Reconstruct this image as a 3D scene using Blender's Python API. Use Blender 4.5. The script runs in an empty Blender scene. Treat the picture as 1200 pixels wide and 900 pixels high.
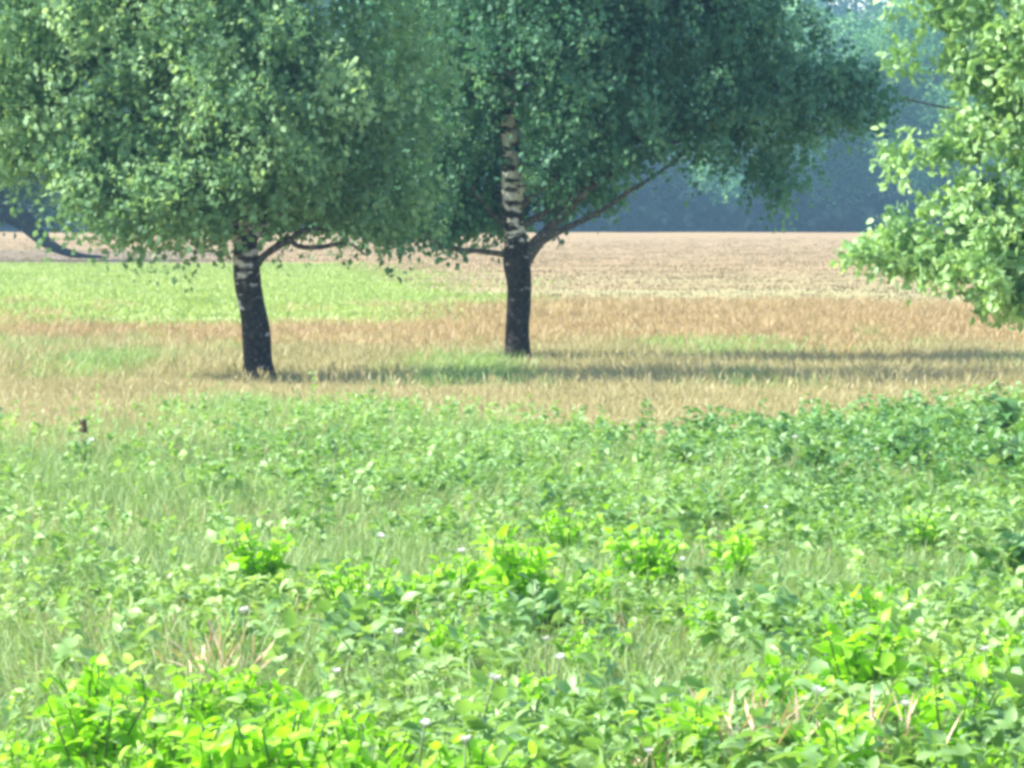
import bpy, math
import numpy as np
from mathutils import Vector

SC = bpy.context.scene
COL = SC.collection
rad = math.radians
CAM_H, FPX, HOR = 2.0, 8000.0, 240.0        # camera height, focal length in 1200 px pixels, horizon row

# ------------------------------------------------------------------ camera, sky, sun, exposure
cam = bpy.data.objects.new('camera', bpy.data.cameras.new('camera'))
COL.objects.link(cam)
cam.location = (0, 0, CAM_H)
cam.rotation_euler = (rad(90) - (450 - HOR) / FPX, 0, 0)
cam.data.sensor_width = 36.0
cam.data.lens = 36.0 * FPX / 1200.0
cam.data.clip_start = 1.0
cam.data.clip_end = 6000.0
SC.camera = cam

SUN_EL, SUN_AZ = rad(43), rad(-96)           # azimuth clockwise from +Y (view direction): sun on the left, a little behind
sun_dir = Vector((math.sin(SUN_AZ) * math.cos(SUN_EL), math.cos(SUN_AZ) * math.cos(SUN_EL), math.sin(SUN_EL)))
world = bpy.data.worlds.new('World')
SC.world = world
world.use_nodes = True
wn = world.node_tree
sky = wn.nodes.new('ShaderNodeTexSky')
sky.sky_type = 'NISHITA'
sky.sun_disc = False
sky.sun_elevation = SUN_EL
sky.sun_rotation = SUN_AZ
bg = wn.nodes['Background']
bg.inputs['Strength'].default_value = 0.15
wn.links.new(sky.outputs[0], bg.inputs['Color'])

sl = bpy.data.lights.new('sun', 'SUN')
sl.energy = 4.6
sl.angle = rad(0.5)
sl.color = (1.0, 0.95, 0.84)
sun = bpy.data.objects.new('sun', sl)
COL.objects.link(sun)
sun.rotation_euler = sun_dir.to_track_quat('Z', 'Y').to_euler()

SC.view_settings.view_transform = 'Standard'
SC.view_settings.look = 'None'
SC.view_settings.gamma = 1.0
SC.view_settings.exposure = 1.62
SC.cycles.use_denoising = True
SC.cycles.max_bounces = 8
SC.cycles.transmission_bounces = 4
SC.cycles.volume_bounces = 0
SC.cycles.pixel_filter_type = 'GAUSSIAN'
SC.cycles.filter_width = 4.0                 # the soft lens of a long digital zoom

rng = np.random.default_rng(7)

# ------------------------------------------------------------------ helpers
def at(px, py, d):
    """point at distance d seen at pixel (px,py) of the 1200 x 900 frame"""
    return np.array([(px - 600) * d / FPX, d, CAM_H - (py - HOR) * d / FPX])

def dist_at(py, z=0.0):
    return (CAM_H - z) * FPX / (py - HOR)

def props(o, label=None, cat=None, group=None, kind=None):
    if label: o['label'] = label
    if cat: o['category'] = cat
    if group: o['group'] = group
    if kind: o['kind'] = kind
    return o

def link(name, me, mat, parent=None):
    o = bpy.data.objects.new(name, me)
    COL.objects.link(o)
    if mat is not None and len(me.materials) == 0: me.materials.append(mat)
    if parent is not None: o.parent = parent
    return o

def empty(name, loc):
    o = bpy.data.objects.new(name, None)
    COL.objects.link(o)
    o.location = loc
    o.empty_display_size = 0.3
    return o

def build_mesh(name, V, loops, starts, totals, attrs=None, smooth=True):
    me = bpy.data.meshes.new(name)
    me.vertices.add(len(V))
    me.vertices.foreach_set('co', V.astype(np.float32).ravel())
    me.loops.add(len(loops))
    me.loops.foreach_set('vertex_index', loops.astype(np.int32))
    me.polygons.add(len(starts))
    me.polygons.foreach_set('loop_start', starts.astype(np.int32))
    me.polygons.foreach_set('loop_total', totals.astype(np.int32))
    if smooth: me.polygons.foreach_set('use_smooth', np.ones(len(starts), bool))
    for k, v in (attrs or {}).items():
        a = me.attributes.new(k, 'FLOAT', 'POINT')
        a.data.foreach_set('value', v.astype(np.float32))
    me.update()
    me.validate()
    return me

def scatter(name, tv, tf, pos, rot, scl, attrs):
    """one mesh of N copies of a template. rot: (N,3,3), scl: (N,3), attrs: name -> per copy value"""
    N, n = len(pos), len(tv)
    V = np.einsum('nij,nkj->nki', rot, tv[None] * scl[:, None, :]) + pos[:, None, :]
    base = (np.arange(N) * n)[:, None]
    lf = np.concatenate([np.array(f) for f in tf])
    tt = np.array([len(f) for f in tf])
    loops = (base + lf[None]).ravel()
    totals = np.tile(tt, N)
    starts = np.concatenate([[0], np.cumsum(totals)[:-1]])
    return build_mesh(name, V.reshape(-1, 3), loops, starts, totals, {k: np.repeat(v, n) for k, v in attrs.items()})

def frames(direc, roll):
    """rotation matrices taking +Y to direc, rolled about it"""
    y = direc / np.linalg.norm(direc, axis=1, keepdims=True)
    up = np.tile([0., 0., 1.], (len(y), 1))
    bad = np.abs(y[:, 2]) > 0.97
    up[bad] = [1., 0., 0.]
    x = np.cross(y, up); x /= np.linalg.norm(x, axis=1, keepdims=True)
    z = np.cross(x, y)
    c, s = np.cos(roll)[:, None], np.sin(roll)[:, None]
    x2, z2 = c * x + s * z, -s * x + c * z
    return np.stack([x2, y, z2], axis=2)

# leaf templates (length 1 along +Y, width 1 along X)
LEAF4 = (np.array([[0, 0, 0], [-.5, .45, .10], [0, .5, -.02], [.5, .45, .10], [0, 1, -.12]], float),
         [[0, 2, 1], [0, 3, 2], [1, 2, 4], [2, 3, 4]])
LEAF8 = (np.array([[0, 0, 0], [-.42, .22, .07], [0, .26, .0], [.42, .22, .07],
                   [-.46, .55, .05], [0, .6, -.06], [.46, .55, .05], [-.22, .84, -.06], [0, .86, -.16], [.22, .84, -.06], [0, 1.05, -.3]], float),
         [[0, 2, 1], [0, 3, 2], [1, 2, 5, 4], [2, 3, 6, 5], [4, 5, 8, 7], [5, 6, 9, 8], [7, 8, 10], [8, 9, 10]])
# blade: length 1 along +Y, bends toward +Z
BLADE = (np.array([[-.5, 0, 0], [.5, 0, 0], [-.42, .4, .05], [.42, .4, .05], [-.3, .75, .18], [.3, .75, .18], [0, 1, .38]], float),
         [[0, 1, 3, 2], [2, 3, 5, 4], [4, 5, 6]])
HEAD = (np.array([[-.25, 0, 0], [.25, 0, 0], [-.2, .72, .05], [.2, .72, .05], [-1, .82, .08], [1, .82, .08], [-.8, .95, .14], [.8, .95, .14], [0, 1.08, .2]], float),
        [[0, 1, 3, 2], [2, 3, 5, 4], [4, 5, 7, 6], [6, 7, 8]])

def value_noise(x, y, s, seed=0):
    """smooth 2-D value noise in 0..1, feature size s"""
    r = np.random.default_rng(1000 + seed).random((64, 64))
    u, v = np.asarray(x) / s + 1000.3, np.asarray(y) / s + 1000.7
    i, j = np.floor(u).astype(int), np.floor(v).astype(int)
    fu, fv = u - i, v - j
    fu, fv = fu * fu * (3 - 2 * fu), fv * fv * (3 - 2 * fv)
    g = lambda a, b: r[a % 64, b % 64]
    return (g(i, j) * (1 - fu) * (1 - fv) + g(i + 1, j) * fu * (1 - fv) + g(i, j + 1) * (1 - fu) * fv + g(i + 1, j + 1) * fu * fv)

def ground_z(x, y):
    return (value_noise(x, y, 6.0, 1) - .5) * 0.06 + (value_noise(x, y, 1.7, 2) - .5) * 0.03

def tube(name, pts, radii, sides=14, lump=0.06, seed=0, caps=True):
    pts = np.array(pts, float); radii = np.array(radii, float)
    # resample with Catmull-Rom
    P = np.vstack([2 * pts[0] - pts[1], pts, 2 * pts[-1] - pts[-2]])
    out, rr = [], []
    for i in range(len(pts) - 1):
        n = max(3, int(np.linalg.norm(pts[i + 1] - pts[i]) / max(0.07, radii[i] * .6)))
        n = min(n, 40)
        for k in range(n):
            t = k / n
            a, b, c, d = P[i], P[i + 1], P[i + 2], P[i + 3]
            out.append(.5 * ((2 * b) + (c - a) * t + (2 * a - 5 * b + 4 * c - d) * t * t + (3 * b - a - 3 * c + d) * t ** 3))
            rr.append(radii[i] * (1 - t) + radii[i + 1] * t)
    out.append(pts[-1]); rr.append(radii[-1])
    out, rr = np.array(out), np.array(rr)
    T = np.gradient(out, axis=0); T /= np.linalg.norm(T, axis=1, keepdims=True)
    ref = np.array([0, 1, 0.0]) if abs(T[0][1]) < .8 else np.array([1., 0, 0])
    X = np.cross(T, ref); X /= np.linalg.norm(X, axis=1, keepdims=True)
    Y = np.cross(T, X)
    ang = np.arange(sides) / sides * 2 * math.pi
    r = np.random.default_rng(seed)
    nz = r.normal(0, 1, (len(out), sides))
    for _ in range(2):
        nz = (nz + np.roll(nz, 1, 1) + np.roll(nz, -1, 1)) / 1.7
        nz[1:-1] = (nz[1:-1] + nz[:-2] + nz[2:]) / 2.2
    R = rr[:, None] * (1 + lump * nz)
    V = out[:, None] + R[..., None] * (np.cos(ang)[None, :, None] * X[:, None] + np.sin(ang)[None, :, None] * Y[:, None])
    V = V.reshape(-1, 3)
    F = []
    m = len(out)
    for i in range(m - 1):
        for k in range(sides):
            k2 = (k + 1) % sides
            F.append((i * sides + k, i * sides + k2, (i + 1) * sides + k2, (i + 1) * sides + k))
    if caps:
        F.append(tuple(range(sides))[::-1]); F.append(tuple((m - 1) * sides + k for k in range(sides)))
    me = bpy.data.meshes.new(name)
    me.from_pydata(V.tolist(), [], F)
    me.polygons.foreach_set('use_smooth', [True] * len(F))
    me.update()
    return me

# ------------------------------------------------------------------ materials
def new_mat(name):
    m = bpy.data.materials.new(name); m.use_nodes = True
    nt = m.node_tree
    for n in list(nt.nodes): nt.nodes.remove(n)
    out = nt.nodes.new('ShaderNodeOutputMaterial')
    return m, nt, out

def ramp(nt, stops, interp='LINEAR'):
    r = nt.nodes.new('ShaderNodeValToRGB')
    r.color_ramp.interpolation = interp
    e = r.color_ramp.elements
    while len(e) < len(stops): e.new(0.5)
    for k, (p, c) in enumerate(stops):
        e[k].position = p
        e[k].color = (*c, 1) if len(c) == 3 else c
    return r

def leaf_mat(name, stops, trans=.42, tcol=(1.25, 1.2, .55), rough=.5, spec=.35, nscale=1.2, namt=.45):
    """colour from a per-leaf value blended with slow variation over the plant"""
    m, nt, out = new_mat(name)
    L = nt.links.new
    at_ = nt.nodes.new('ShaderNodeAttribute'); at_.attribute_name = 'var'
    tc = nt.nodes.new('ShaderNodeTexCoord')
    nz = nt.nodes.new('ShaderNodeTexNoise'); nz.inputs['Scale'].default_value = nscale; nz.inputs['Detail'].default_value = 2
    L(tc.outputs['Object'], nz.inputs['Vector'])
    mx = nt.nodes.new('ShaderNodeMix'); mx.data_type = 'FLOAT'; mx.inputs['Factor'].default_value = namt
    L(at_.outputs['Fac'], mx.inputs[2]); L(nz.outputs['Fac'], mx.inputs[3])
    r = ramp(nt, stops)
    L(mx.outputs[0], r.inputs['Fac'])
    p = nt.nodes.new('ShaderNodeBsdfPrincipled')
    p.inputs['Roughness'].default_value = rough
    p.inputs['Specular IOR Level'].default_value = spec
    L(r.outputs['Color'], p.inputs['Base Color'])
    tr = nt.nodes.new('ShaderNodeBsdfTranslucent')
    mul = nt.nodes.new('ShaderNodeMix'); mul.data_type = 'RGBA'; mul.blend_type = 'MULTIPLY'; mul.inputs['Factor'].default_value = 1
    mul.inputs[7].default_value = (*tcol, 1)
    L(r.outputs['Color'], mul.inputs[6]); L(mul.outputs[2], tr.inputs['Color'])
    ms = nt.nodes.new('ShaderNodeMixShader'); ms.inputs['Fac'].default_value = trans
    L(p.outputs[0], ms.inputs[1]); L(tr.outputs[0], ms.inputs[2]); L(ms.outputs[0], out.inputs['Surface'])
    return m

def bark_mat(name, dark, light, lo, hi, scale=(3.2, 3.2, 9.0), th=.56, seed=0.0):
    """dark fissured bark with pale peeling patches; the patches get commoner between heights lo and hi"""
    m, nt, out = new_mat(name)
    L = nt.links.new
    tc = nt.nodes.new('ShaderNodeTexCoord')
    mp = nt.nodes.new('ShaderNodeMapping'); mp.inputs['Scale'].default_value = scale; mp.inputs['Location'].default_value = (seed, seed * 2, seed * 3)
    L(tc.outputs['Object'], mp.inputs['Vector'])
    n1 = nt.nodes.new('ShaderNodeTexNoise'); n1.inputs['Scale'].default_value = 1.0; n1.inputs['Detail'].default_value = 5; n1.inputs['Roughness'].default_value = .6
    L(mp.outputs[0], n1.inputs['Vector'])
    sx = nt.nodes.new('ShaderNodeSeparateXYZ'); L(tc.outputs['Object'], sx.inputs[0])
    mr = nt.nodes.new('ShaderNodeMapRange'); mr.inputs['From Min'].default_value = lo; mr.inputs['From Max'].default_value = hi
    mr.inputs['To Min'].default_value = -.12; mr.inputs['To Max'].default_value = .10
    L(sx.outputs['Z'], mr.inputs['Value'])
    ad = nt.nodes.new('ShaderNodeMath'); ad.operation = 'ADD'; L(n1.outputs['Fac'], ad.inputs[0]); L(mr.outputs[0], ad.inputs[1])
    r = ramp(nt, [(0, (0, 0, 0)), (th - .03, (0, 0, 0)), (th + .03, (1, 1, 1)), (1, (1, 1, 1))])
    L(ad.outputs[0], r.inputs['Fac'])
    n2 = nt.nodes.new('ShaderNodeTexNoise'); n2.inputs['Scale'].default_value = 26; n2.inputs['Detail'].default_value = 6
    L(tc.outputs['Object'], n2.inputs['Vector'])
    r2 = ramp(nt, [(.3, tuple(c * .45 for c in dark)), (.55, tuple(c * 1.5 for c in dark)), (.68, tuple(c * 3.8 for c in dark))])
    L(n2.outputs['Fac'], r2.inputs['Fac'])
    r3 = ramp(nt, [(.3, tuple(c * .55 for c in light)), (.65, light)])
    L(n2.outputs['Fac'], r3.inputs['Fac'])
    mx = nt.nodes.new('ShaderNodeMix'); mx.data_type = 'RGBA'
    L(r.outputs['Color'], mx.inputs['Factor']); L(r2.outputs['Color'], mx.inputs[6]); L(r3.outputs['Color'], mx.inputs[7])
    p = nt.nodes.new('ShaderNodeBsdfPrincipled'); p.inputs['Roughness'].default_value = .9; p.inputs['Specular IOR Level'].default_value = .15
    L(mx.outputs[2], p.inputs['Base Color'])
    b = nt.nodes.new('ShaderNodeBump'); b.inputs['Strength'].default_value = .7; b.inputs['Distance'].default_value = .03
    L(n2.outputs['Fac'], b.inputs['Height']); L(b.outputs[0], p.inputs['Normal'])
    L(p.outputs[0], out.inputs['Surface'])
    return m

M = {}
M['birch_leaf'] = leaf_mat('birch_leaf', [(.22, (0.058, 0.136, 0.072)), (.5, (0.166, 0.316, 0.159)), (.78, (0.356, 0.531, 0.287))], trans=.48, tcol=(1.15, 1.1, .62), nscale=.7, spec=.25, rough=.6)
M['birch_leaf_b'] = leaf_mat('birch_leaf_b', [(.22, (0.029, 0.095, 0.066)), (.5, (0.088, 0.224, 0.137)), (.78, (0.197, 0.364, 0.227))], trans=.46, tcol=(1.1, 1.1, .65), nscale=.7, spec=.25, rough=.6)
M['lime_leaf'] = leaf_mat('lime_leaf', [(.2, (0.084, 0.193, 0.083)), (.5, (0.225, 0.398, 0.152)), (.8, (0.451, 0.641, 0.276))], trans=.42, tcol=(1.1, 1.1, .6), nscale=.9, spec=.5)
M['far_leaf'] = leaf_mat('far_leaf', [(.25, (0.041, 0.131, 0.072)), (.5, (0.123, 0.292, 0.131)), (.75, (0.303, 0.554, 0.236))], trans=.42, nscale=.12, spec=.05, rough=.9)
M['edge_leaf'] = leaf_mat('edge_leaf', [(.15, (.03, .07, .03)), (.5, (.06, .12, .045)), (.85, (.12, .19, .06))], trans=.35, nscale=.3)
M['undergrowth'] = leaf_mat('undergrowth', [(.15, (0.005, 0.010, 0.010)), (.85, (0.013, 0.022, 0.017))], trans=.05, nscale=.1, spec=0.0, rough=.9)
M['weed'] = leaf_mat('weed', [(.1, (0.055, 0.130, 0.045)), (.36, (0.120, 0.240, 0.080)), (.6, (0.213, 0.369, 0.117)), (.82, (0.320, 0.464, 0.166)), (.97, (0.420, 0.540, 0.250))], trans=.38, tcol=(1.15, 1.2, .5), nscale=.8, namt=.4, spec=.45, rough=.45)
M['weed_bright'] = leaf_mat('weed_bright', [(.15, (.13, .32, .03)), (.4, (.29, .56, .04)), (.85, (.46, .72, .09))], trans=.5, tcol=(.95, 1.15, .35), nscale=5, namt=.4, spec=.4)
M['weed_dark'] = leaf_mat('weed_dark', [(.1, (0.036, 0.123, 0.035)), (.4, (0.090, 0.229, 0.062)), (.8, (0.252, 0.405, 0.158))], trans=.35, nscale=4, namt=.4, spec=.5)
M['grass_green'] = leaf_mat('grass_green', [(.1, (0.119, 0.204, 0.061)), (.5, (0.219, 0.335, 0.114)), (.8, (0.321, 0.410, 0.175)), (.97, (0.476, 0.484, 0.279))], trans=.38, tcol=(1.15, 1.1, .6), nscale=.35, namt=.5, spec=.45)
M['grass_dry'] = leaf_mat('grass_dry', [(.2, (0.237, 0.228, 0.103)), (.45, (0.321, 0.292, 0.149)), (.7, (0.397, 0.347, 0.187)), (.9, (0.473, 0.410, 0.252))], trans=.35, tcol=(1.0, .95, .7), nscale=.30, namt=.5, spec=.3)
M['grass_gold'] = leaf_mat('grass_gold', [(.2, (0.247, 0.174, 0.086)), (.5, (0.351, 0.261, 0.136)), (.85, (0.437, 0.357, 0.202))], trans=.35, tcol=(1.0, .92, .6), nscale=.30, namt=.5, spec=.3)
M['grass_fresh'] = leaf_mat('grass_fresh', [(.2, (0.171, 0.252, 0.068)), (.5, (0.261, 0.349, 0.111)), (.85, (0.360, 0.427, 0.170))], trans=.38, tcol=(1.15, 1.1, .5), nscale=.25, namt=.6, spec=.3)
M['stubble'] = leaf_mat('stubble', [(.2, (0.190, 0.143, 0.069)), (.5, (0.233, 0.184, 0.092)), (.85, (0.275, 0.224, 0.114))], trans=.3, tcol=(1, .95, .8), nscale=.2, namt=.6, spec=.3)
M['bark_left'] = bark_mat('bark_left', (.017, .015, .014), (.46, .45, .44), -.6, 2.6, th=.565, seed=3.1)
M['bark_mid'] = bark_mat('bark_mid', (.015, .013, .013), (.62, .60, .54), .9, 2.3, th=.56, seed=8.3)
M['bark_plain'] = bark_mat('bark_plain', (.022, .020, .019), (.07, .065, .055), 0, 8, th=.62, seed=1.7)
M['bark_branch'] = bark_mat('bark_branch', (.05, .045, .042), (.22, .19, .18), 0, 4, th=.60, seed=5.0)
M['stem'] = leaf_mat('stem', [(.1, (.10, .16, .05)), (.9, (.2, .28, .10))], trans=.1)
M['dry_stem'] = leaf_mat('dry_stem', [(.1, (.40, .27, .17)), (.9, (.68, .52, .38))], trans=.2)
M['seed_head'] = leaf_mat('seed_head', [(.1, (.05, .03, .02)), (.9, (.12, .07, .04))], trans=.05)
M['petal'] = leaf_mat('petal', [(.1, (.80, .78, .72)), (.9, (.86, .85, .82))], trans=.3, tcol=(1, 1, 1))

# ------------------------------------------------------------------ zones of the meadow (world metres)
def zone_of(x, y):
    """0 weeds, 1 tan grass, 2 olive meadow, 3 golden fringe, 4 pale stubble field, 5 fresh green strip, 6 dark soil band with painted tree shadow"""
    w = (value_noise(x, y / 6, 1.7, 11) - .5) * 9 + (value_noise(x, y / 5, .6, 12) - .5) * 4
    w = w + rng.normal(0, 1, x.shape) * np.clip(y / 100, .4, 1) ** 2 * 3.5
    z = np.full(x.shape, 4)
    yy = y + w * 1.2
    px = x / y * FPX + 600
    weed_end = np.interp(px, [0, 300, 520, 740, 900, 1100, 1200], [60, 59, 56, 51, 54, 59, 59])
    z[yy < 134 - 0 * x] = 3
    z[yy < 93] = 2
    z[yy < 76] = 1
    z[yy < weed_end] = 0
    fe = np.interp(y, [106, 120, 150, 170, 200, 232], [-3.0, -1.6, -1.3, -2.3, -4.3, -6])
    z[(y + w * .8 > 108) & (y + w * .6 < 228) & (x + w * .4 < fe) & (rng.random(x.shape) < .55 + .9 * value_noise(x, y / 5, 1.2, 90))] = 5
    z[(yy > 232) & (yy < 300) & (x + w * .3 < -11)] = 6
    return z

# ------------------------------------------------------------------ ground
xs = np.unique(np.concatenate([np.linspace(-1500, -60, 10), np.linspace(-60, -12, 25), np.linspace(-12, 12, 97), np.linspace(12, 60, 25), np.linspace(60, 1500, 10)]))
ys = np.unique(np.concatenate([np.linspace(-60, 15, 12), np.linspace(15, 140, 250), np.linspace(140, 300, 80), np.linspace(300, 1500, 25)]))
GX, GY = np.meshgrid(xs, ys)
GV = np.stack([GX, GY, ground_z(GX, GY)], -1).reshape(-1, 3)
nx, ny = len(xs), len(ys)
I, J = np.meshgrid(np.arange(nx - 1), np.arange(ny - 1))
q = np.stack([J * nx + I, J * nx + I + 1, (J + 1) * nx + I + 1, (J + 1) * nx + I], -1).reshape(-1, 4)
gme = build_mesh('ground', GV, q.ravel(), np.arange(len(q)) * 4, np.full(len(q), 4))

m, nt, out = new_mat('meadow_ground')
L = nt.links.new
tc = nt.nodes.new('ShaderNodeTexCoord')
sep = nt.nodes.new('ShaderNodeSeparateXYZ'); L(tc.outputs['Object'], sep.inputs[0])
def noise(scale, detail=4, mapping=None, rough=.55):
    n = nt.nodes.new('ShaderNodeTexNoise'); n.inputs['Scale'].default_value = scale; n.inputs['Detail'].default_value = detail; n.inputs['Roughness'].default_value = rough
    if mapping:
        mp = nt.nodes.new('ShaderNodeMapping'); mp.inputs['Scale'].default_value = mapping
        L(tc.outputs['Object'], mp.inputs['Vector']); L(mp.outputs[0], n.inputs['Vector'])
    else:
        L(tc.outputs['Object'], n.inputs['Vector'])
    return n.outputs['Fac']
def math_(op, a, b=None, clamp=False):
    n = nt.nodes.new('ShaderNodeMath'); n.operation = op; n.use_clamp = clamp
    for k, v in enumerate((a, b)):
        if v is None: continue
        if isinstance(v, (int, float)): n.inputs[k].default_value = v
        else: L(v, n.inputs[k])
    return n.outputs[0]
def mixc(f, a, b):
    n = nt.nodes.new('ShaderNodeMix'); n.data_type = 'RGBA'
    L(f, n.inputs['Factor'])
    for k, v in ((6, a), (7, b)):
        if isinstance(v, tuple): n.inputs[k].default_value = (*v, 1)
        else: L(v, n.inputs[k])
    return n.outputs[2]
def step(v, edge, soft):
    return math_('ADD', math_('DIVIDE', math_('SUBTRACT', v, edge), soft), .5, clamp=True)
fine = noise(3.0, 6); mid = noise(.35, 4); wide = noise(.05, 3, (.5, 1, 1)); streak = noise(.06, 5, (1, 1.6, 1), .7)
Yw = math_('ADD', sep.outputs['Y'], math_('MULTIPLY', math_('SUBTRACT', mid, .5), 14))
Xw = math_('ADD', sep.outputs['X'], math_('MULTIPLY', math_('SUBTRACT', mid, .5), 3))
def tone(fac, a, b):
    r = ramp(nt, [(.32, a), (.68, b)]); L(fac, r.inputs['Fac']); return r.outputs['Color']
soil = tone(fine, (.05, .075, .03), (.10, .13, .05))
tan = tone(fine, (.26, .22, .12), (.42, .36, .20))
olive = tone(fine, (.20, .20, .08), (.34, .30, .14))
gold = tone(fine, (.27, .22, .11), (.38, .31, .16))
field_a = tone(streak, (0.239, 0.153, 0.084), (0.281, 0.211, 0.106))
field_b = tone(fine, (0.216, 0.153, 0.078), (0.275, 0.204, 0.106))
fm = nt.nodes.new('ShaderNodeMix'); fm.data_type = 'RGBA'; fm.inputs['Factor'].default_value = .4
L(field_a, fm.inputs[6]); L(field_b, fm.inputs[7])
field = fm.outputs[2]
# a faint greenish regrowth over part of the stubble nearest the meadow
rg = math_('MULTIPLY', step(wide, .42, .25), math_('SUBTRACT', 1.0, step(Yw, 185, 70)))
field = mixc(math_('MULTIPLY', rg, .5), field, (.27, .30, .14))
fresh = tone(noise(.25, 5), (.20, .26, .09), (.38, .40, .19))
shadow_soil = tone(fine, (.13, .10, .07), (.22, .17, .12))  # brown soil and litter, left-edge tree's shadow painted into the colour
c = mixc(step(Yw, 54, 3), soil, tan)
c = mixc(step(Yw, 76, 10), c, olive)
c = mixc(step(Yw, 93, 12), c, gold)
c = mixc(step(Yw, 134, 22), c, field)
isf = math_('MULTIPLY', math_('MULTIPLY', step(Yw, 110, 6), math_('SUBTRACT', 1.0, step(Yw, 230, 8))), math_('SUBTRACT', 1.0, step(math_('ADD', Xw, math_('MULTIPLY', math_('MAXIMUM', math_('SUBTRACT', sep.outputs['Y'], 150), 0), .06)), -1.6, .8)))
c = mixc(isf, c, fresh)
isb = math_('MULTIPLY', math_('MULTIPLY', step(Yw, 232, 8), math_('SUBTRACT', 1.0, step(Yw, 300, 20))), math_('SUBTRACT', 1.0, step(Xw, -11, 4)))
c = mixc(isb, c, shadow_soil)
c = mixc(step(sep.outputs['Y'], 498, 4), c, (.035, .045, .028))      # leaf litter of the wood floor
p = nt.nodes.new('ShaderNodeBsdfPrincipled'); p.inputs['Roughness'].default_value = .95; p.inputs['Specular IOR Level'].default_value = .1
L(c, p.inputs['Base Color'])
b = nt.nodes.new('ShaderNodeBump'); b.inputs['Strength'].default_value = .8; b.inputs['Distance'].default_value = .08
L(fine, b.inputs['Height']); L(b.outputs[0], p.inputs['Normal'])
L(p.outputs[0], out.inputs['Surface'])
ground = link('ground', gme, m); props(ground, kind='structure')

# ------------------------------------------------------------------ grasses and weeds
def spots(y0, y1, density, keep=None, margin=1.25, pad=2.2):
    """random points over the strip seen between y0 and y1 metres, with room at the sides"""
    hw = lambda y: .075 * y * margin + pad
    area = (y1 - y0) * (hw(y0) + hw(y1))
    n = int(area * density)
    y = rng.random(int(n * 1.6)) * (y1 - y0) + y0
    ok = rng.random(len(y)) < hw(y) / hw(y1)
    y = y[ok][:n]
    x = (rng.random(len(y)) * 2 - 1) * hw(y)
    if keep is not None:
        k = keep(x, y); x, y = x[k], y[k]
    return x, y

def tufts(name, x, y, blades, h, w, spread, lean, tmpl=BLADE, patch=2.0, seed=0):
    """tufts of blades; h = (lo, hi) metres"""
    n = len(x)
    hv = value_noise(x, y, patch, 30 + seed)
    X = np.repeat(x, blades) + rng.normal(0, spread, n * blades)
    Y = np.repeat(y, blades) + rng.normal(0, spread, n * blades)
    H = (h[0] + (h[1] - h[0]) * np.clip(np.repeat(hv, blades) * .7 + rng.random(n * blades) * .5 - .1, 0, 1))
    a = rng.random(n * blades) * 2 * math.pi
    ln = np.abs(rng.normal(0, lean, n * blades))
    wd = (value_noise(X, Y, 1.3, 70 + seed) - .5) * 2 * 1.5 * lean
    D = np.stack([np.cos(a) * ln + wd, np.sin(a) * ln, np.ones(n * blades)], 1)
    R = frames(D, rng.random(n * blades) * 2 * math.pi)
    S = np.stack([w * (.6 + .8 * rng.random(n * blades)), H, H], 1)
    pv = np.repeat(.35 * rng.random(n), blades)
    var = np.clip(pv + .65 * rng.random(n * blades), 0, 1)
    return scatter(name, tmpl[0], tmpl[1], np.stack([X, Y, ground_z(X, Y) - .01], 1), R, S, {'var': var})

def stuff(name, me, mat, label, cat):
    o = link(name, me, mat); props(o, label, cat, kind='stuff'); return o

# green grass under and between the weeds
x, y = spots(15, 68, 60, lambda x, y: zone_of(x, y) == 0)
k = value_noise(x, y, 2.2, 5) + .35 * rng.random(len(x)) > .25
stuff('green_grass', tufts('green_grass', x[k], y[k], 8, (.10, .36), .008, .09, .8, seed=1), M['grass_green'],
      'tangled pale green grass filling the near meadow between the leafy weeds', 'grass')
# dry straw patches within the weeds
x, y = spots(17, 58, 16, lambda x, y: (zone_of(x, y) == 0) & (value_noise(x, y, 3.3, 8) > .60 - .2 * np.clip((y - 34) / 16, 0, 1) * np.clip((100 - x / y * FPX) / 400, 0, 1)))
stuff('straw_grass', tufts('straw_grass', x, y, 6, (.12, .34), .009, .08, .8, seed=2), M['grass_dry'],
      'beige straw-like grass in patches among the near green weeds', 'dry grass')

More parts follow.
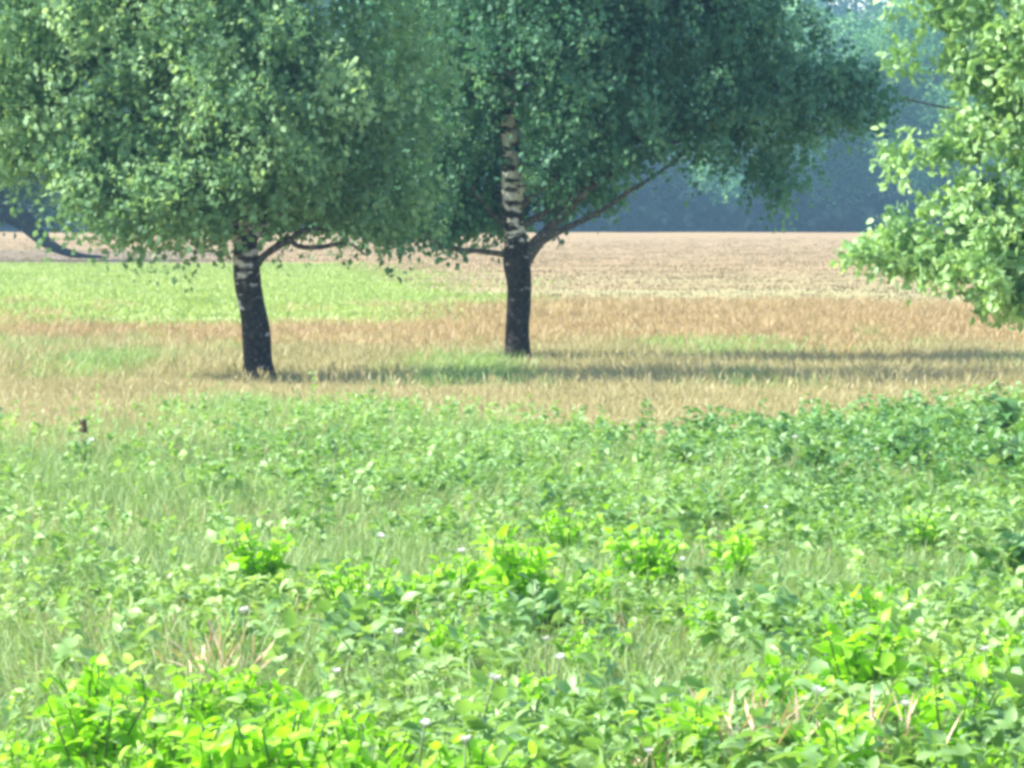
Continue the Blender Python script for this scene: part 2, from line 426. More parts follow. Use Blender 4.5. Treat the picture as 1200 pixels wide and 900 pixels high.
# small leafy weeds: stems with leaves up them
def leafy(name, x, y, hrange, leaves, lsize, seed=0, bias=0.0):
    n = len(x)
    H = hrange[0] + (hrange[1] - hrange[0]) * np.clip(value_noise(x, y, 1.6, 40 + seed) * .8 + .4 * rng.random(n) - .1, 0, 1.1)
    gz = ground_z(x, y)
    lx, ly = rng.normal(0, .16, n), rng.normal(0, .16, n)
    t = rng.random((n, leaves)) ** .6
    a = rng.random((n, leaves)) * 2 * math.pi
    tilt = rng.normal(.35, .45, (n, leaves))
    D = np.stack([np.cos(a) * np.cos(tilt), np.sin(a) * np.cos(tilt), np.sin(tilt)], -1).reshape(-1, 3)
    px = (x[:, None] + lx[:, None] * H[:, None] * t).ravel()
    py = (y[:, None] + ly[:, None] * H[:, None] * t).ravel()
    pz = (gz[:, None] + H[:, None] * t).ravel()
    s = (lsize[0] + (lsize[1] - lsize[0]) * rng.random(n) ** 1.5 * np.clip(1.5 - y / 60, .6, 1.2))[:, None] * (1.15 - .5 * t) * (.7 + .6 * rng.random((n, leaves)))
    s = s.ravel()
    W = s * (.5 + .25 * rng.random(len(s)))
    base = np.repeat(.9 * (.5 * value_noise(x, y / 2, 1.1, 50 + seed) + .5 * value_noise(x, y / 3, .45, 55 + seed)) + .15 * rng.random(n) - .12 * np.clip(x / y * 12, -.6, 1), leaves)
    var = np.clip(base + .35 * rng.random(len(s)) + bias, 0, 1)
    return scatter(name, LEAF8[0], LEAF8[1], np.stack([px, py, pz], 1), frames(D, rng.normal(0, .5, len(s))), np.stack([W, s, s], 1), {'var': var})

x, y = spots(15.5, 67, 60, lambda x, y: zone_of(x, y) == 0)
dens = value_noise(x, y, 2.6, 6) * .6 + value_noise(x, y, .9, 7) * .4
k = rng.random(len(x)) < np.clip(dens * 3.2 - 1.1 + np.where(y < 30, .2, 0) - .30 * np.clip((y - 32) / 14, 0, 1) * np.clip((330 - x / y * FPX) / 500, 0, 1) + np.clip((x / y * FPX) / 1400, -.42, .30), .05, 1)
stuff('weeds', leafy('weeds', x[k], y[k], (.16, .44), 13, (.034, .125)), M['weed'],
      'mass of leafy green weeds covering the foreground of the meadow', 'weeds')

# tan grass in front of the birches
x, y = spots(41, 62, 34, lambda x, y: (zone_of(x, y) == 0) & (rng.random(len(x)) < np.clip((x / y * FPX - 60) / 560, 0, 1) * np.clip((y - 41) / 9, 0, 1) * (value_noise(x, y, .7, 61) * 2.2 - .25)))
stuff('dark_weeds', leafy('dark_weeds', x, y, (.24, .50), 13, (.06, .13), 3), M['weed_dark'],
      'darker taller leafy weeds massed along the far right edge of the green growth', 'weeds')
x, y = spots(47, 82, 55, lambda x, y: (zone_of(x, y) == 1))
stuff('tan_grass', tufts('tan_grass', x, y, 8, (.05, .15), .009, .10, .8, seed=3), M['grass_dry'],
      'thin beige ripe grass between the green weeds and the birches', 'dry grass')
x, y = spots(47, 84, 3.0, lambda x, y: (zone_of(x, y) == 1))
stuff('seed_grass', tufts('seed_grass', x, y, 3, (.12, .30), .007, .06, .35, HEAD, seed=4), M['grass_dry'],
      'scattered pale grass stalks with seed heads in the beige grass', 'dry grass')
# meadow round the trunks, mixed dry and green
x, y = spots(70, 118, 30, lambda x, y: (zone_of(x, y) == 2))
g = value_noise(x, y / 6, 1.5, 9) + .45 * (rng.random(len(x)) - .5) > .62
stuff('meadow_grass', tufts('meadow_grass', x[~g], y[~g], 7, (.08, .27), .012, .12, .7, seed=5), M['grass_dry'],
      'yellowish ripe grass around the two birch trunks', 'dry grass')
stuff('meadow_green_grass', tufts('meadow_green_grass', x[g], y[g], 7, (.08, .27), .012, .12, .7, seed=6), M['grass_green'],
      'soft green tufts mixed into the ripe grass around the birch trunks', 'grass')
# golden fringe
x, y = spots(82, 145, 15, lambda x, y: (zone_of(x, y) == 3))
stuff('golden_grass', tufts('golden_grass', x, y, 7, (.06, .26), .018, .16, .8, seed=7), M['grass_gold'],
      'orange-brown ripe grass in a band along the edge of the pale field', 'dry grass')
# fresh strip
x, y = spots(100, 240, 9.0, lambda x, y: (zone_of(x, y) == 5), 1.15, 2)
stuff('fresh_grass', tufts('fresh_grass', x, y, 6, (.05, .18), .03, .2, .8, seed=8), M['grass_fresh'],
      'bright light-green grass in the strip left of the birches', 'grass')
# stubble
x, y = spots(128, 430, 2.6, lambda x, y: (zone_of(x, y) >= 4) & (zone_of(x, y) != 5) & (rng.random(len(x)) < np.clip(1.25 - (y - 128) / 240, 0, 1)), 1.1, 2)
stuff('stubble', tufts('stubble', x, y, 5, (.03, .09), .03, .16, .6, seed=9), M['stubble'],
      'short pinkish beige stubble across the wide mown field', 'stubble')

# ------------------------------------------------------------------ trees
def crown_mesh(name, lobes, origin, n_clumps, clump_r, per, leaf, droop, seed, zmin=None, wr=.75, flat=.75, tmpl=LEAF4, avoid=None):
    """lobes: list of (centre, radii). leaves hang on short strands gathered in clumps."""
    r = np.random.default_rng(seed)
    vol = np.array([a[1][0] * a[1][1] * a[1][2] for a in lobes]) ** .72
    idx = r.choice(len(lobes), n_clumps, p=vol / vol.sum())
    C = np.array([lobes[i][0] for i in idx]); R = np.array([lobes[i][1] for i in idx])
    u = r.normal(0, 1, (n_clumps, 3)); u /= np.linalg.norm(u, axis=1, keepdims=True)
    rr = (r.random(n_clumps) ** .40)
    c = C + u * R * rr[:, None]
    if zmin is not None:
        c = c[c[:, 2] > zmin(c[:, 0]) + r.normal(0, .06, len(c))]
    n = len(c)
    cr = clump_r * (.55 + .9 * r.random(n))
    strands = 7
    lv = max(2, per // strands)
    g = r.normal(0, .5, (n, strands, 3)) * cr[:, None, None]; g[..., 2] *= flat
    S = c[:, None] + g
    outd = r.normal(0, .6, (n, strands, 3)) + .5 * u[:n, None] if n == len(u) else r.normal(0, .6, (n, strands, 3))
    outd[..., 2] -= droop
    outd /= np.linalg.norm(outd, axis=-1, keepdims=True)
    ln = cr[:, None] * (.6 + .9 * r.random((n, strands)))
    t = (np.arange(lv) + r.random((n, strands, lv))) / lv
    P = S[:, :, None] + outd[:, :, None] * (ln[:, :, None] * t)[..., None]
    P[..., 2] -= droop * .35 * (t ** 2) * ln[:, :, None]
    P += r.normal(0, leaf * .45, P.shape)
    P = P.reshape(-1, 3)
    keep = np.ones(len(P), bool) if avoid is None else ~(avoid(P) & (r.random(len(P)) < .9))
    D = np.repeat(outd.reshape(-1, 3), lv, 0) * .6 + r.normal(0, .7, P.shape); D[:, 2] -= .35
    s = leaf * (.6 + .8 * r.random(len(P)))
    cv = np.repeat(r.random(n), strands * lv)
    var = np.clip(.7 * cv + .3 * r.random(len(P)), 0, 1)
    return scatter(name, tmpl[0], tmpl[1], (P - origin)[keep], frames(D, r.random(len(P)) * 6.28)[keep], np.stack([s * wr, s, s], 1)[keep], {'var': var[keep]})

def lobes_px(lst, d, pxm):
    """lobes from (px, py, half width px, half height px, depth offset m, depth radius m)"""
    out = []
    for (px, py, rx, rz, dy, ry) in lst:
        c = at(px, py, d); c[1] += dy
        out.append((c, np.array([rx / pxm, ry, rz / pxm])))
    return out

def add_tube(name, pts, radii, origin, mat, parent, sides=10, lump=.05, seed=0):
    me = tube(name, [np.array(q) - origin for q in pts], radii, sides, lump, seed)
    return link(name, me, mat, parent)

def inner_branches(root, origin, stem, lobes, mat, rnd, r0=.05, skip=(), reach=1.0):
    """one limb from the stem into every lobe"""
    for i, (c, R) in enumerate(lobes):
        if i in skip: continue
        stem_a = np.array(stem)
        hgt = max(stem_a[0][2], min(stem_a[-1][2] - .1, c[2] - abs(c[0] - stem_a[0][0]) * .6 - .3))
        k = np.interp(hgt, stem_a[:, 2], np.arange(len(stem_a)))
        a = np.array([np.interp(hgt, stem_a[:, 2], stem_a[:, j]) for j in range(3)]); a[2] = hgt
        mid = a + (c - a) * .55 * reach; mid[2] += .25; mid += rnd.normal(0, .1, 3)
        end = a + (c - a) * 1.05 * reach + rnd.normal(0, .15, 3)
        if np.linalg.norm(end - a) < .6: continue
        add_tube('branch', [a, a * .75 + mid * .25 + rnd.normal(0, .04, 3), mid, end], [r0, r0 * .75, r0 * .45, r0 * .12], origin, mat, root, 7, .05, i)

# --- left birch (80 m away, 100 px per metre)
dL, sL = 76.6, 104.4
oL = at(304, 440, dL); oL[2] = ground_z(oL[0], oL[1])
tL = empty('birch_tree', oL)
props(tL, 'birch with black trunk ringed by a white patch, left of the other birch', 'tree', 'two birches in the meadow')
stemL = [at(303, 452, dL), at(303, 425, dL), at(299, 380, dL), at(292, 335, dL), at(288, 300, dL), at(289, 262, dL), at(287, 225, dL), at(283, 150, dL), at(290, 60, dL), at(285, -60, dL), at(280, -240, dL), at(284, -420, dL)]
add_tube('trunk', stemL, [.24, .165, .148, .142, .138, .125, .11, .10, .085, .07, .045, .015], oL, M['bark_left'], tL, 20, .05, 4)
# knobbly fork and the branches seen below the crown
add_tube('branch', [at(294, 320, dL), at(307, 303, dL), at(322, 291, dL), at(338, 282, dL), at(350, 289, dL), at(375, 290, dL), at(408, 285, dL), at(430, 300, dL)], [.05, .05, .043, .038, .03, .026, .018, .006], oL, M['bark_branch'], tL, 8, .08, 5)
add_tube('branch', [at(338, 283, dL), at(352, 272, dL), at(372, 268, dL), at(394, 274, dL)], [.03, .026, .018, .006], oL, M['bark_branch'], tL, 8, .08, 6)
add_tube('branch', [at(291, 285, dL), at(303, 268, dL), at(318, 252, dL), at(342, 238, dL), at(376, 222, dL), at(420, 190, dL)], [.085, .08, .06, .05, .04, .015], oL, M['bark_left'], tL, 10, .08, 7)
add_tube('branch', [at(286, 290, dL), at(279, 275, dL), at(262, 255, dL), at(225, 225, dL), at(180, 190, dL)], [.05, .045, .04, .03, .01], oL, M['bark_left'], tL, 10, .08, 8)
lobL = lobes_px([(-10, 110, 90, 120, .2, 1.2), (20, 0, 100, 110, 0, 1.4), (10, 190, 60, 50, 0, .9), (110, 60, 130, 130, 0, 1.6), (70, 170, 100, 95, -.3, 1.3), (150, 205, 115, 70, -.6, 1.2), (260, 190, 120, 75, -.9, 1.2), (300, 100, 130, 120, -1.0, 1.4),
                 (400, 180, 100, 80, .1, 1.4), (420, 60, 110, 120, .3, 1.4), (220, -20, 180, 130, 0, 2.0), (240, -170, 200, 150, 0, 2.0), (270, -320, 130, 150, 0, 1.4),
                 (200, 232, 130, 38, .9, 1.0), (350, 228, 130, 38, .8, 1.0), (60, -60, 110, 110, .5, 1.2), (455, 235, 70, 35, .2, .9)], dL, sL)
zL = lambda x: np.interp(x / dL * FPX + 600, [-60, 50, 80, 120, 250, 300, 440, 520], [(440 - v) / sL for v in [155, 172, 222, 258, 266, 240, 262, 250]])
cL = crown_mesh('crown', lobL, oL, 1750, .26, 63, .082, .95, 21, zL)
link('crown', cL, M['birch_leaf'], tL)
inner_branches(tL, oL, stemL[5:], lobL, M['bark_branch'], rng, .05, (10, 11))

# --- centre birch (89 m away, 90 px per metre)
dM, sM = 84.6, 94.6
oM = at(607, 420, dM); oM[2] = ground_z(oM[0], oM[1])
tM = empty('birch_tree', oM)
props(tM, 'birch whose straight black trunk forks low into pale upper stem and limb', 'tree', 'two birches in the meadow')
stemM = [at(607, 432, dM), at(607, 412, dM), at(607, 380, dM), at(608, 340, dM), at(606, 300, dM), at(603, 270, dM), at(600, 220, dM), at(598, 170, dM), at(597, 130, dM), at(600, 40, dM), at(610, -100, dM), at(620, -260, dM), at(622, -400, dM)]
stemM = np.array(stemM)
add_tube('trunk', stemM, [.24, .16, .143, .14, .17, .13, .125, .11, .10, .085, .07, .04, .015], oM, M['bark_mid'], tM, 20, .05, 14)
add_tube('branch', [at(610, 312, dM), at(620, 293, dM), at(640, 272, dM), at(662, 248, dM), at(690, 222, dM), at(730, 180, dM), at(780, 130, dM)], [.11, .10, .065, .055, .045, .035, .012], oM, M['bark_branch'], tM, 10, .06, 15)
add_tube('branch', [at(618, 297, dM), at(634, 283, dM), at(662, 268, dM), at(700, 250, dM), at(735, 226, dM), at(770, 204, dM), at(800, 180, dM)], [.065, .05, .04, .034, .028, .02, .006], oM, M['bark_branch'], tM, 10, .06, 16)
add_tube('branch', [at(603, 299, dM), at(585, 297, dM), at(560, 294, dM), at(535, 292, dM), at(513, 286, dM), at(490, 268, dM)], [.06, .04, .034, .03, .024, .010], oM, M['bark_branch'], tM, 8, .06, 17)
add_tube('branch', [at(602, 250, dM), at(612, 215, dM), at(613, 190, dM)], [.06, .065, .055], oM, M['bark_mid'], tM, 10, .10, 18)
add_tube('branch', [at(648, 268, dM), at(656, 283, dM), at(652, 292, dM)], [.016, .012, .004], oM, M['bark_branch'], tM, 6, .05, 19)
lobM = lobes_px([(500, 200, 100, 75, .4, 1.3), (520, 80, 110, 110, .4, 1.5), (660, 150, 100, 70, -.2, 1.3), (640, 40, 130, 100, -.6, 1.6), (760, 110, 110, 65, -.2, 1.4),
                 (780, 10, 130, 90, 0, 1.6), (880, 130, 80, 55, .2, 1.1), (890, 50, 80, 80, .2, 1.2), (955, 110, 62, 38, .1, .8), (1000, 100, 40, 34, .1, .6), (913, 190, 26, 40, .1, .5),
                 (650, -100, 230, 130, 0, 2.4), (630, -240, 150, 150, 0, 1.8), (700, 205, 50, 32, .7, .8), (560, 232, 75, 38, .8, 1.0), (455, 245, 70, 30, .6, .8), (650, 205, 40, 40, .8, .8), (820, -70, 110, 60, 0, 1.2)], dM, sM)
zM = lambda x: np.interp(x / dM * FPX + 600, [380, 420, 560, 640, 700, 760, 800, 850, 885, 930, 950, 1060], [(420 - v) / sM for v in [250, 258, 258, 235, 222, 185, 162, 165, 215, 215, 140, 125]])
cM = crown_mesh('crown', lobM, oM, 1650, .26, 63, .084, .85, 22, zM, avoid=lambda P: (np.abs(P[:, 0] - np.interp(P[:, 2], stemM[:, 2], stemM[:, 0]) + .04) < .17) & (P[:, 1] < dM + .1) & (P[:, 2] < 3.1))
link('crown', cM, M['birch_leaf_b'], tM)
inner_branches(tM, oM, stemM[5:], lobM, M['bark_branch'], rng, .05, (9, 10, 13, 15))

# --- right tree, lit, trunk outside the frame (64 m away, 125 px per metre)
dR, sR = 64.0, 125.0
oR = at(1460, 490, dR); oR[2] = ground_z(oR[0], oR[1])
tR = empty('lime_tree', oR)
props(tR, 'bright sunlit broad-leaved tree whose low branches reach in from the right edge', 'tree')
stemR = [at(1460, 500, dR), at(1458, 430, dR), at(1455, 330, dR), at(1450, 200, dR), at(1455, 40, dR), at(1450, -150, dR), at(1455, -380, dR)]
add_tube('trunk', stemR, [.24, .2, .18, .16, .13, .08, .02], oR, M['bark_plain'], tR, 16, .06, 31)
lobR = lobes_px([(1065, 172, 28, 13, .1, .3), (1050, 60, 26, 9, 0, .3), (1100, 172, 30, 16, .1, .4), (1090, 62, 30, 12, 0, .4), (1020, 285, 24, 22, 0, .4), (1060, 290, 50, 32, 0, .6), (1110, 300, 55, 34, -.1, .7), (1045, 255, 34, 18, 0, .35), (1110, 245, 50, 26, 0, .6),
                 (1170, 320, 62, 36, -.2, .9), (1140, 290, 50, 34, .1, .8), (1195, 345, 50, 26, -.2, .7), (1200, 290, 50, 40, .2, .9), (1185, 255, 55, 34, -.1, .9), (1165, 205, 40, 20, 0, .5), (1150, 140, 36, 22, 0, .5), (1190, 165, 45, 34, 0, .7), (1150, 85, 42, 26, 0, .5), (1190, 50, 55, 45, 0, .8), (1125, 20, 42, 26, 0, .5), (1090, -20, 45, 26, 0, .5),
                 (1300, 270, 120, 80, 0, 1.4), (1300, 100, 130, 110, 0, 1.5), (1420, 180, 170, 130, 0, 2.0), (1450, -60, 200, 150, 0, 2.0), (1250, -60, 120, 90, 0, 1.3), (1600, 150, 150, 150, 0, 1.6), (1455, -240, 150, 150, 0, 1.5), (1205, 338, 36, 20, -.3, .5)], dR, sR)
zR = lambda x: np.interp(x / dR * FPX + 600, [980, 1040, 1090, 1130, 1200, 1300], [(490 - v) / sR for v in [290, 328, 338, 335, 362, 365]])
cR = crown_mesh('crown', lobR, oR, 1350, .17, 49, .082, .45, 23, zR, .7, .6, LEAF8)
link('crown', cR, M['lime_leaf'], tR)
inner_branches(tR, oR, stemR[1:], lobR, M['bark_plain'], rng, .05, (), .85)

# --- big spreading tree beyond, at the left edge, with a limb drooping to the ground (240 m away, 33 px per metre)
dE, sE = 240.0, 33.3
oE = at(-150, 307, dE); oE[2] = ground_z(oE[0], oE[1])
tE = empty('willow_tree', oE)
props(tE, 'distant dark tree at the left edge with a thick limb drooping down to the ground', 'tree')
add_tube('trunk', [at(-150, 312, dE), at(-152, 280, dE), at(-160, 220, dE), at(-150, 140, dE), at(-155, 20, dE)], [.8, .62, .55, .4, .1], oE, M['bark_plain'], tE, 14, .08, 41)
add_tube('branch', [at(-155, 235, dE), at(-110, 208, dE), at(-60, 206, dE), at(-15, 228, dE), at(20, 252, dE), at(48, 279, dE), at(70, 293, dE), at(92, 299, dE), at(125, 302, dE)], [.9, .9, .8, .62, .38, .24, .16, .10, .04], oE, M['bark_plain'], tE, 12, .08, 42)
add_tube('branch', [at(20, 252, dE), at(45, 262, dE), at(70, 262, dE)], [.16, .1, .03], oE, M['bark_plain'], tE, 8, .08, 43)
lobE = lobes_px([(-150, 60, 160, 110, 0, 5), (-60, 150, 90, 80, 0, 4), (0, 185, 70, 50, 0, 2.5), (50, 222, 36, 24, 0, 1.2), (-10, 222, 40, 28, 0, 1.2), (-250, 150, 110, 100, 0, 4), (-20, 60, 90, 90, 0, 3.5), (-150, -60, 130, 90, 0, 4)], dE, sE)
cE = crown_mesh('crown', lobE, oE, 700, .8, 35, .24, .5, 24)
link('crown', cE, M['edge_leaf'], tE)
inner_branches(tE, oE, [at(-155, 240, dE), at(-150, 140, dE), at(-155, 20, dE)], lobE, M['bark_plain'], rng, .18, (3,))

# --- the far wood: single trees in rows
def far_proto(seed, h=24., r=5.5):
    rr = np.random.default_rng(seed)
    o = np.zeros(3)
    lob = []
    for k in range(15):
        t = (k + rr.random()) / 15
        z = h * (.16 + .74 * t)
        q = r * (.95 - .5 * abs(t - .4) * 1.3) * .55
        a = rr.random() * 6.28
        lob.append((np.array([math.cos(a) * q * 1.35, math.sin(a) * q * 1.35, z]), np.array([r * .42, r * .42, h * .085]) * (.7 + .6 * rr.random())))
    lob.append((np.array([0, 0, h * .5]), np.array([r * .5, r * .5, h * .36])))
    cm = crown_mesh('crown', lob, o, 520, .75, 28, .36, .4, seed)
    tm = tube('trunk', [(0, 0, -.4), (.1, 0, h * .2), (-.1, .1, h * .5), (0, 0, h * .85)], [.42, .34, .24, .06], 10, .06, seed)
    return cm, tm
protos = [far_proto(101 + i, 24 + i, 5.4 + .4 * (i % 2)) for i in range(4)]
def far_tree(px, d, s, rz, k, label, group):
    loc = at(px, 0, d); loc[2] = 0
    t = empty('woodland_tree', loc)
    t.rotation_euler = (0, 0, rz); t.scale = (s * 1.05, s * 1.05, s)
    props(t, label, 'tree', group)
    for nm, me, mat in (('crown', protos[k][0], M['far_leaf']), ('trunk', protos[k][1], M['bark_plain'])):
        link(nm, me, mat, t)
    return t
ftr = np.random.default_rng(5)
lab_front = 'dark bluish tree in the front row of the far wood beyond the beige field'
lab_back = 'paler hazier tree rising behind the front row of the far wood'
fronts = [(-330, 1.0), (-230, .95), (-120, 1.05), (-20, .9), (80, 1.0), (180, 1.08), (285, .95), (390, 1.0), (480, 1.1), (575, .98), (670, 1.02), (745, .92), (820, .98), (890, .86), (958, .62), (1030, .70), (1095, .80), (1180, .9), (1280, 1.0), (1390, 1.1), (1500, 1.0)]
for i, (px, s) in enumerate(fronts):
    far_tree(px, 505 + ftr.random() * 14, s, ftr.random() * 6.28, i % 4, lab_front, 'front row of the far wood')
for i, px in enumerate(range(-420, 1700, 105)):
    far_tree(px + ftr.random() * 30, 560 + ftr.random() * 30, 1.0 + .25 * ftr.random() if not 880 < px < 1060 else .74, ftr.random() * 6.28, (i + 1) % 4, lab_back, 'rows behind in the far wood')
for i, px in enumerate(range(620, 1260, 75)):
    far_tree(px + ftr.random() * 20, 800 + ftr.random() * 60, 1.4 + .2 * ftr.random(), ftr.random() * 6.28, (i + 2) % 4, 'palest tree at the back of the far wood, almost lost in haze', 'rearmost trees of the far wood')
# low undergrowth at the foot of the wood
n = 30000
ux = (ftr.random(n) - .5) * 150; uy = 499 + 9 * ftr.random(n) - 6 * value_noise(ux, ux * 0, 2.7, 80) + np.where(ftr.random(n) < .5, 45, 0)
hh = .5 + 4.2 * value_noise(ux, uy * 0 + 3, 3.5, 77) * value_noise(ux, uy * 0 + 8, 1.1, 78) + .8 * value_noise(ux, uy * 0 + 8, 9, 79) + np.where(uy > 530, 2.5, 0)
uz = ftr.random(n) * hh
D = ftr.normal(0, 1, (n, 3))
s = .7 + .7 * ftr.random(n)
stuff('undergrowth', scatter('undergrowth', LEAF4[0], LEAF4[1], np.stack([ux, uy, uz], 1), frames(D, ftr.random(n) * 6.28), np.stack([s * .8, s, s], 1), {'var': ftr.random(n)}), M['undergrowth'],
      'low dark shrubs along the foot of the far wood', 'undergrowth')

# ------------------------------------------------------------------ single leafy plants that stand out
def plant_proto(seed, h=.5, w=.22, stems=4, leaves=9, ls=.12, wr=.62):
    r = np.random.default_rng(seed)
    P, D, S = [], [], []
    tubes = []
    for k in range(stems):
        a = r.random() * 6.28
        top = np.array([math.cos(a) * w * r.random(), math.sin(a) * w * r.random(), h * (.7 + .3 * r.random())])
        tubes.append(top)
        for j in range(leaves):
            t = .25 + .75 * (j + r.random()) / leaves
            a2 = j * 2.4 + r.random() * .8
            el = r.normal(.35, .5)
            P.append(top * t); D.append([math.cos(a2) * math.cos(el) + r.normal(0, .3), math.sin(a2) * math.cos(el) + r.normal(0, .3), math.sin(el) + r.normal(0, .3)])
            S.append(ls * (1.2 - .55 * t) * (.75 + .5 * r.random()))
    P, D, S = np.array(P), np.array(D), np.array(S)
    lm = scatter('leaves', LEAF8[0], LEAF8[1], P, frames(D, r.normal(0, .7, len(P))), np.stack([S * wr, S, S], 1), {'var': r.random(len(P))})
    sv, sf, off = [], [], 0
    for top in tubes:
        m_ = tube('s', [(0, 0, -.05), tuple(top * .5 + r.normal(0, .01, 3)), tuple(top)], [.006, .005, .003], 6, 0, 0)
        v = np.array([q.co[:] for q in m_.vertices]); f = [[i + off for i in pl.vertices] for pl in m_.polygons]
        sv.append(v); sf += f; off += len(v); bpy.data.meshes.remove(m_)
    st = bpy.data.meshes.new('stems'); st.from_pydata(np.vstack(sv).tolist(), [], sf)
    return lm, st
PB = [plant_proto(200 + i, .42 + .04 * i, .25, 14, 15, .070 + .012 * i, .64) for i in range(4)]
PD = [plant_proto(220 + i, .46, .22, 8, 11, .12, .75) for i in range(3)]
def plant(px, py, s, kind, label, group, k):
    d = dist_at(py, .33)
    loc = at(px, py, d); loc[2] = ground_z(loc[0], loc[1])
    t = empty('leafy_weed', loc); t.rotation_euler = (0, 0, k * 1.7); t.scale = (s, s, s)
    props(t, label, 'plant', group)
    lm, st = (PB if kind == 'b' else PD)[k % (4 if kind == 'b' else 3)]
    o = bpy.data.objects.new('leaves', lm); COL.objects.link(o); o.parent = t
    if not lm.materials: lm.materials.append(M['weed_bright'] if kind == 'b' else M['weed_dark'])
    o2 = bpy.data.objects.new('stems', st); COL.objects.link(o2); o2.parent = t
    if not st.materials: st.materials.append(M['stem'])
GB, GD = 'yellow-green broad-leaved weeds', 'dark green broad-leaved weeds'
LL = 'bright yellow-green weed in the thick patch at the lower left corner'
BL = [(10, 870, .8, LL), (60, 905, .9, LL), (118, 825, 1.0, LL), (110, 860, .9, LL), (205, 825, 1.15, LL), (225, 865, .9, LL), (290, 790, .7, LL), (320, 900, 1.0, LL), (385, 890, .9, LL), (440, 860, .95, LL), (50, 845, .6, LL), (360, 850, .7, LL), (470, 910, .9, LL), (180, 920, 1.0, LL), (300, 880, .6, LL), (250, 900, .9, LL), (20, 910, .8, LL), (165, 850, .6, LL), (410, 905, .9, LL), (345, 825, .7, LL), (130, 900, .8, LL), (500, 880, .7, LL),
      (520, 735, .7, 'small yellow-green weed halfway between the middle patch and the bottom edge'),
      (930, 795, .7, 'yellow-green weed at the left side of the lower right patch'),
      (1160, 880, .8, 'yellow-green weed in the bottom right corner'),
      (1060, 760, .7, 'low yellow-green weed right of the tall one in the lower right patch'),
      (820, 690, .6, 'small yellow-green weed below the lone vivid one'),
      (305, 645, .85, 'small yellow-green weed standing alone left of the centre patch'),
      (425, 670, 1.0, 'yellow-green weed at the left end of the middle patch, dark gap below it'),
      (475, 665, .8, 'yellow-green weed just right of the leftmost one in the middle patch'),
      (545, 660, .8, 'low yellow-green weed in the middle patch beside pale leaves'),
      (610, 670, 1.0, 'yellow-green weed in the middle patch beside the darkest hole'),
      (665, 605, 1.0, 'round-topped pale yellow-green weed above the middle patch'),
      (685, 675, .9, 'yellow-green weed right of the darkest hole in the middle patch'),
      (755, 640, .9, 'yellow-green weed between the round-topped one and the lone right one'),
      (865, 635, .75, 'lone vivid yellow-green weed right of the middle patch'),
      (690, 735, .8, 'low yellow-green weed below the middle patch'),
      (610, 800, .8, 'upright yellow-green weed in the lower middle, between grey-green grass'),
      (560, 895, .8, 'yellow-green weed cut by the bottom edge near the centre'),
      (805, 860, .8, 'vivid yellow-green weed at the bottom, beside the beige dry stalks'),
      (700, 880, .6, 'short yellow-green weed at the bottom, left of the vivid one by the dry stalks'),
      (965, 720, .7, 'yellow-green weed in the upper left of the lower right patch'),
      (1020, 715, .9, 'yellow-green weed at the top of the lower right patch'),
      (1010, 770, .9, 'tall yellow-green weed in the middle of the lower right patch'),
      (1125, 770, .9, 'yellow-green weed right of the lower right patch'),
      (1195, 750, .9, 'yellow-green weed cut by the right edge'),
      (1000, 880, .9, 'yellow-green weed at the bottom below the lower right patch'),
      (1110, 850, .9, 'yellow-green weed at the bottom right above dark leaves'),
      (1075, 595, .85, 'flat-topped yellow-green weed below the dark leafy clump')]
for k, (px, py, s, lb) in enumerate(BL):
    plant(px, py, s * (.95 if lb is LL else 1), 'b', lb, GB, k)
DL = [(1175, 500, 1.2, 'tall dark green weed at the right edge where the weeds meet the beige grass'), (1130, 505, 1.15, 'dark green weed next to the tall one at the right edge'),
      (1195, 530, 1.1, 'dark green weed cut by the right edge, below the tall one'), (1060, 520, .9, 'dark green weed on the skyline of weeds, left of the tall pair'), (960, 530, .9, 'dark green weed with deep shadow under it, beneath the right tree'), (1010, 515, .8, 'small dark green weed between two larger dark ones'),
      (905, 520, .8, 'low dark green weed at the far edge of the weeds'), (800, 520, .8, 'leftmost dark green weed at the far edge of the weeds'), (635, 700, .9, 'dark weed filling the hole in the middle yellow patch'), (410, 715, .8, 'dark weed under the left end of the middle patch'),
      (1185, 640, 1.0, 'dark green weed at the right edge, halfway down the weeds'), (885, 700, .8, 'dark green weed below the lone vivid yellow one'), (1190, 800, .9, 'dark green weed at the right edge near the bottom'), (1070, 820, .9, 'dark green weed between the lower right yellow ones'),
      (97, 506, .6, 'dark weed at the left of the weeds under the brown seed head')]
for k, (px, py, s, lb) in enumerate(DL):
    plant(px, py, s, 'd', lb, GD, k)

# brown seed head at the left
d = dist_at(490, .38); loc = at(98, 490, d); loc[2] = ground_z(loc[0], loc[1])
t = empty('dock_plant', loc); t.scale = (.6, .6, .8); props(t, 'single dark brown seed head standing up from the weeds at the left', 'plant')
link('stem', tube('stem', [(0, 0, -.05), (.01, 0, .2), (0, 0, .36)], [.008, .006, .004], 8, .05, 1), M['dry_stem'], t)
r = np.random.default_rng(3); n = 260
P = np.stack([r.normal(0, .022, n), r.normal(0, .022, n), .34 + .12 * r.random(n)], 1)
link('seed_head', scatter('seed_head', LEAF4[0], LEAF4[1], P, frames(r.normal(0, 1, (n, 3)), r.random(n) * 6), np.full((n, 3), .022), {'var': r.random(n)}), M['seed_head'], t)

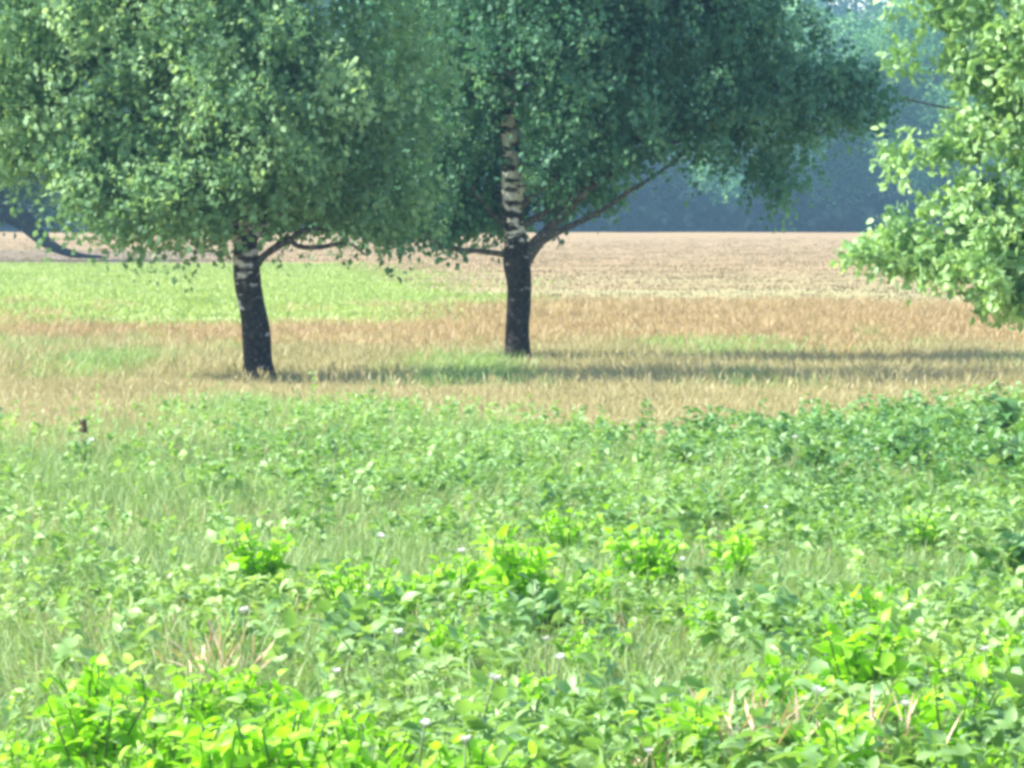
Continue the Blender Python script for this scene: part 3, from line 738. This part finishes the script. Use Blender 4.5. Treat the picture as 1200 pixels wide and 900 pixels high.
# dry beige stalks
def dry_proto(seed):
    r = np.random.default_rng(seed); n = 60
    D = np.stack([r.normal(0, .4, n), r.normal(0, .4, n), np.ones(n)], 1)
    S = np.stack([.0035 + .004 * r.random(n), .2 + .2 * r.random(n), .35 + .3 * r.random(n)], 1)
    return scatter('stalks', HEAD[0], HEAD[1], np.stack([r.normal(0, .08, n), r.normal(0, .08, n), np.zeros(n) + .08], 1), frames(D, r.random(n) * 6.28), S, {'var': r.random(n)})
for k, (px, py, s, lb) in enumerate([(885, 850, 1.0, 'tuft of beige dry stalks at the bottom, beside the vivid yellow-green weed'),
                                      (1025, 850, .9, 'tuft of beige dry stalks at the bottom, left of the bottom right weeds'),
                                      (262, 745, .8, 'small tuft of pinkish dry stalks above the lower left yellow patch'),
                                      (760, 855, .7, 'small tuft of dry stalks left of the vivid yellow-green weed')]):
    d = dist_at(py, .35); loc = at(px, py, d); loc[2] = ground_z(loc[0], loc[1])
    o = link('dry_grass_tuft', dry_proto(300 + k), M['dry_stem']); o.location = loc; o.scale = (s, s, s)
    props(o, lb, 'dry grass', 'tufts of dry stalks in the weeds')

# white flowers
def flower_proto():
    n = 9
    V, F = [], []
    r = np.random.default_rng(12)
    D, P = [], []
    for k in range(n):
        a = k / n * 6.28
        D.append([math.cos(a), math.sin(a), .9]); P.append([0, 0, .0])
    for k in range(8):
        a = k * 2.2; D.append([math.cos(a) * .6, math.sin(a) * .6, .8]); P.append([0, 0, .004])
    D, P = np.array(D), np.array(P)
    return scatter('petals', LEAF4[0], LEAF4[1], P, frames(D, np.zeros(len(D))), np.tile([.020, .024, .024], (len(D), 1)), {'var': r.random(len(D))})
FP = flower_proto(); FS = tube('stem', [(0, 0, -.45), (.01, 0, -.2), (0, 0, 0)], [.004, .0035, .003], 6, 0, 0)
for k, (px, py) in enumerate([(393, 790), (497, 853), (578, 800), (640, 752), (545, 872), (932, 515), (1027, 528), (655, 775), (958, 815), (1040, 735), (1155, 765), (285, 720), (898, 597), (465, 745), (445, 632), (760, 885), (1062, 830), (540, 650), (800, 658), (106, 518)]):
    d = dist_at(py, .40); loc = at(px, py, d)
    t = empty('white_flower', loc)
    t.rotation_euler = (.14 + .1 * math.sin(k), .1 * math.cos(k * 2), k); s = .9 + .5 * (k % 3) / 2
    t.scale = (s, s, s)
    props(t, 'tiny white flower head poking out of the green weeds', 'flower', 'white flowers in the weeds')
    link('petals', FP, M['petal'], t); link('stem', FS, M['stem'], t)

# ------------------------------------------------------------------ air
m, nt, out = new_mat('air')
v = nt.nodes.new('ShaderNodeVolumePrincipled')
v.inputs['Color'].default_value = (.38, .70, .96, 1)
v.inputs['Density'].default_value = .00030
v.inputs['Anisotropy'].default_value = .1
nt.links.new(v.outputs[0], out.inputs['Volume'])
bx = np.array([[x_, y_, z_] for x_ in (-1600, 1600) for y_ in (-160, 1600) for z_ in (-1.2, 60)], float)
fc = [(0, 1, 3, 2), (4, 6, 7, 5), (0, 4, 5, 1), (2, 3, 7, 6), (0, 2, 6, 4), (1, 5, 7, 3)]
hm = bpy.data.meshes.new('haze'); hm.from_pydata(bx.tolist(), [], fc); hm.update()
hz = link('haze', hm, m); props(hz, 'thin blue summer haze over the whole meadow and wood', 'haze', kind='stuff')
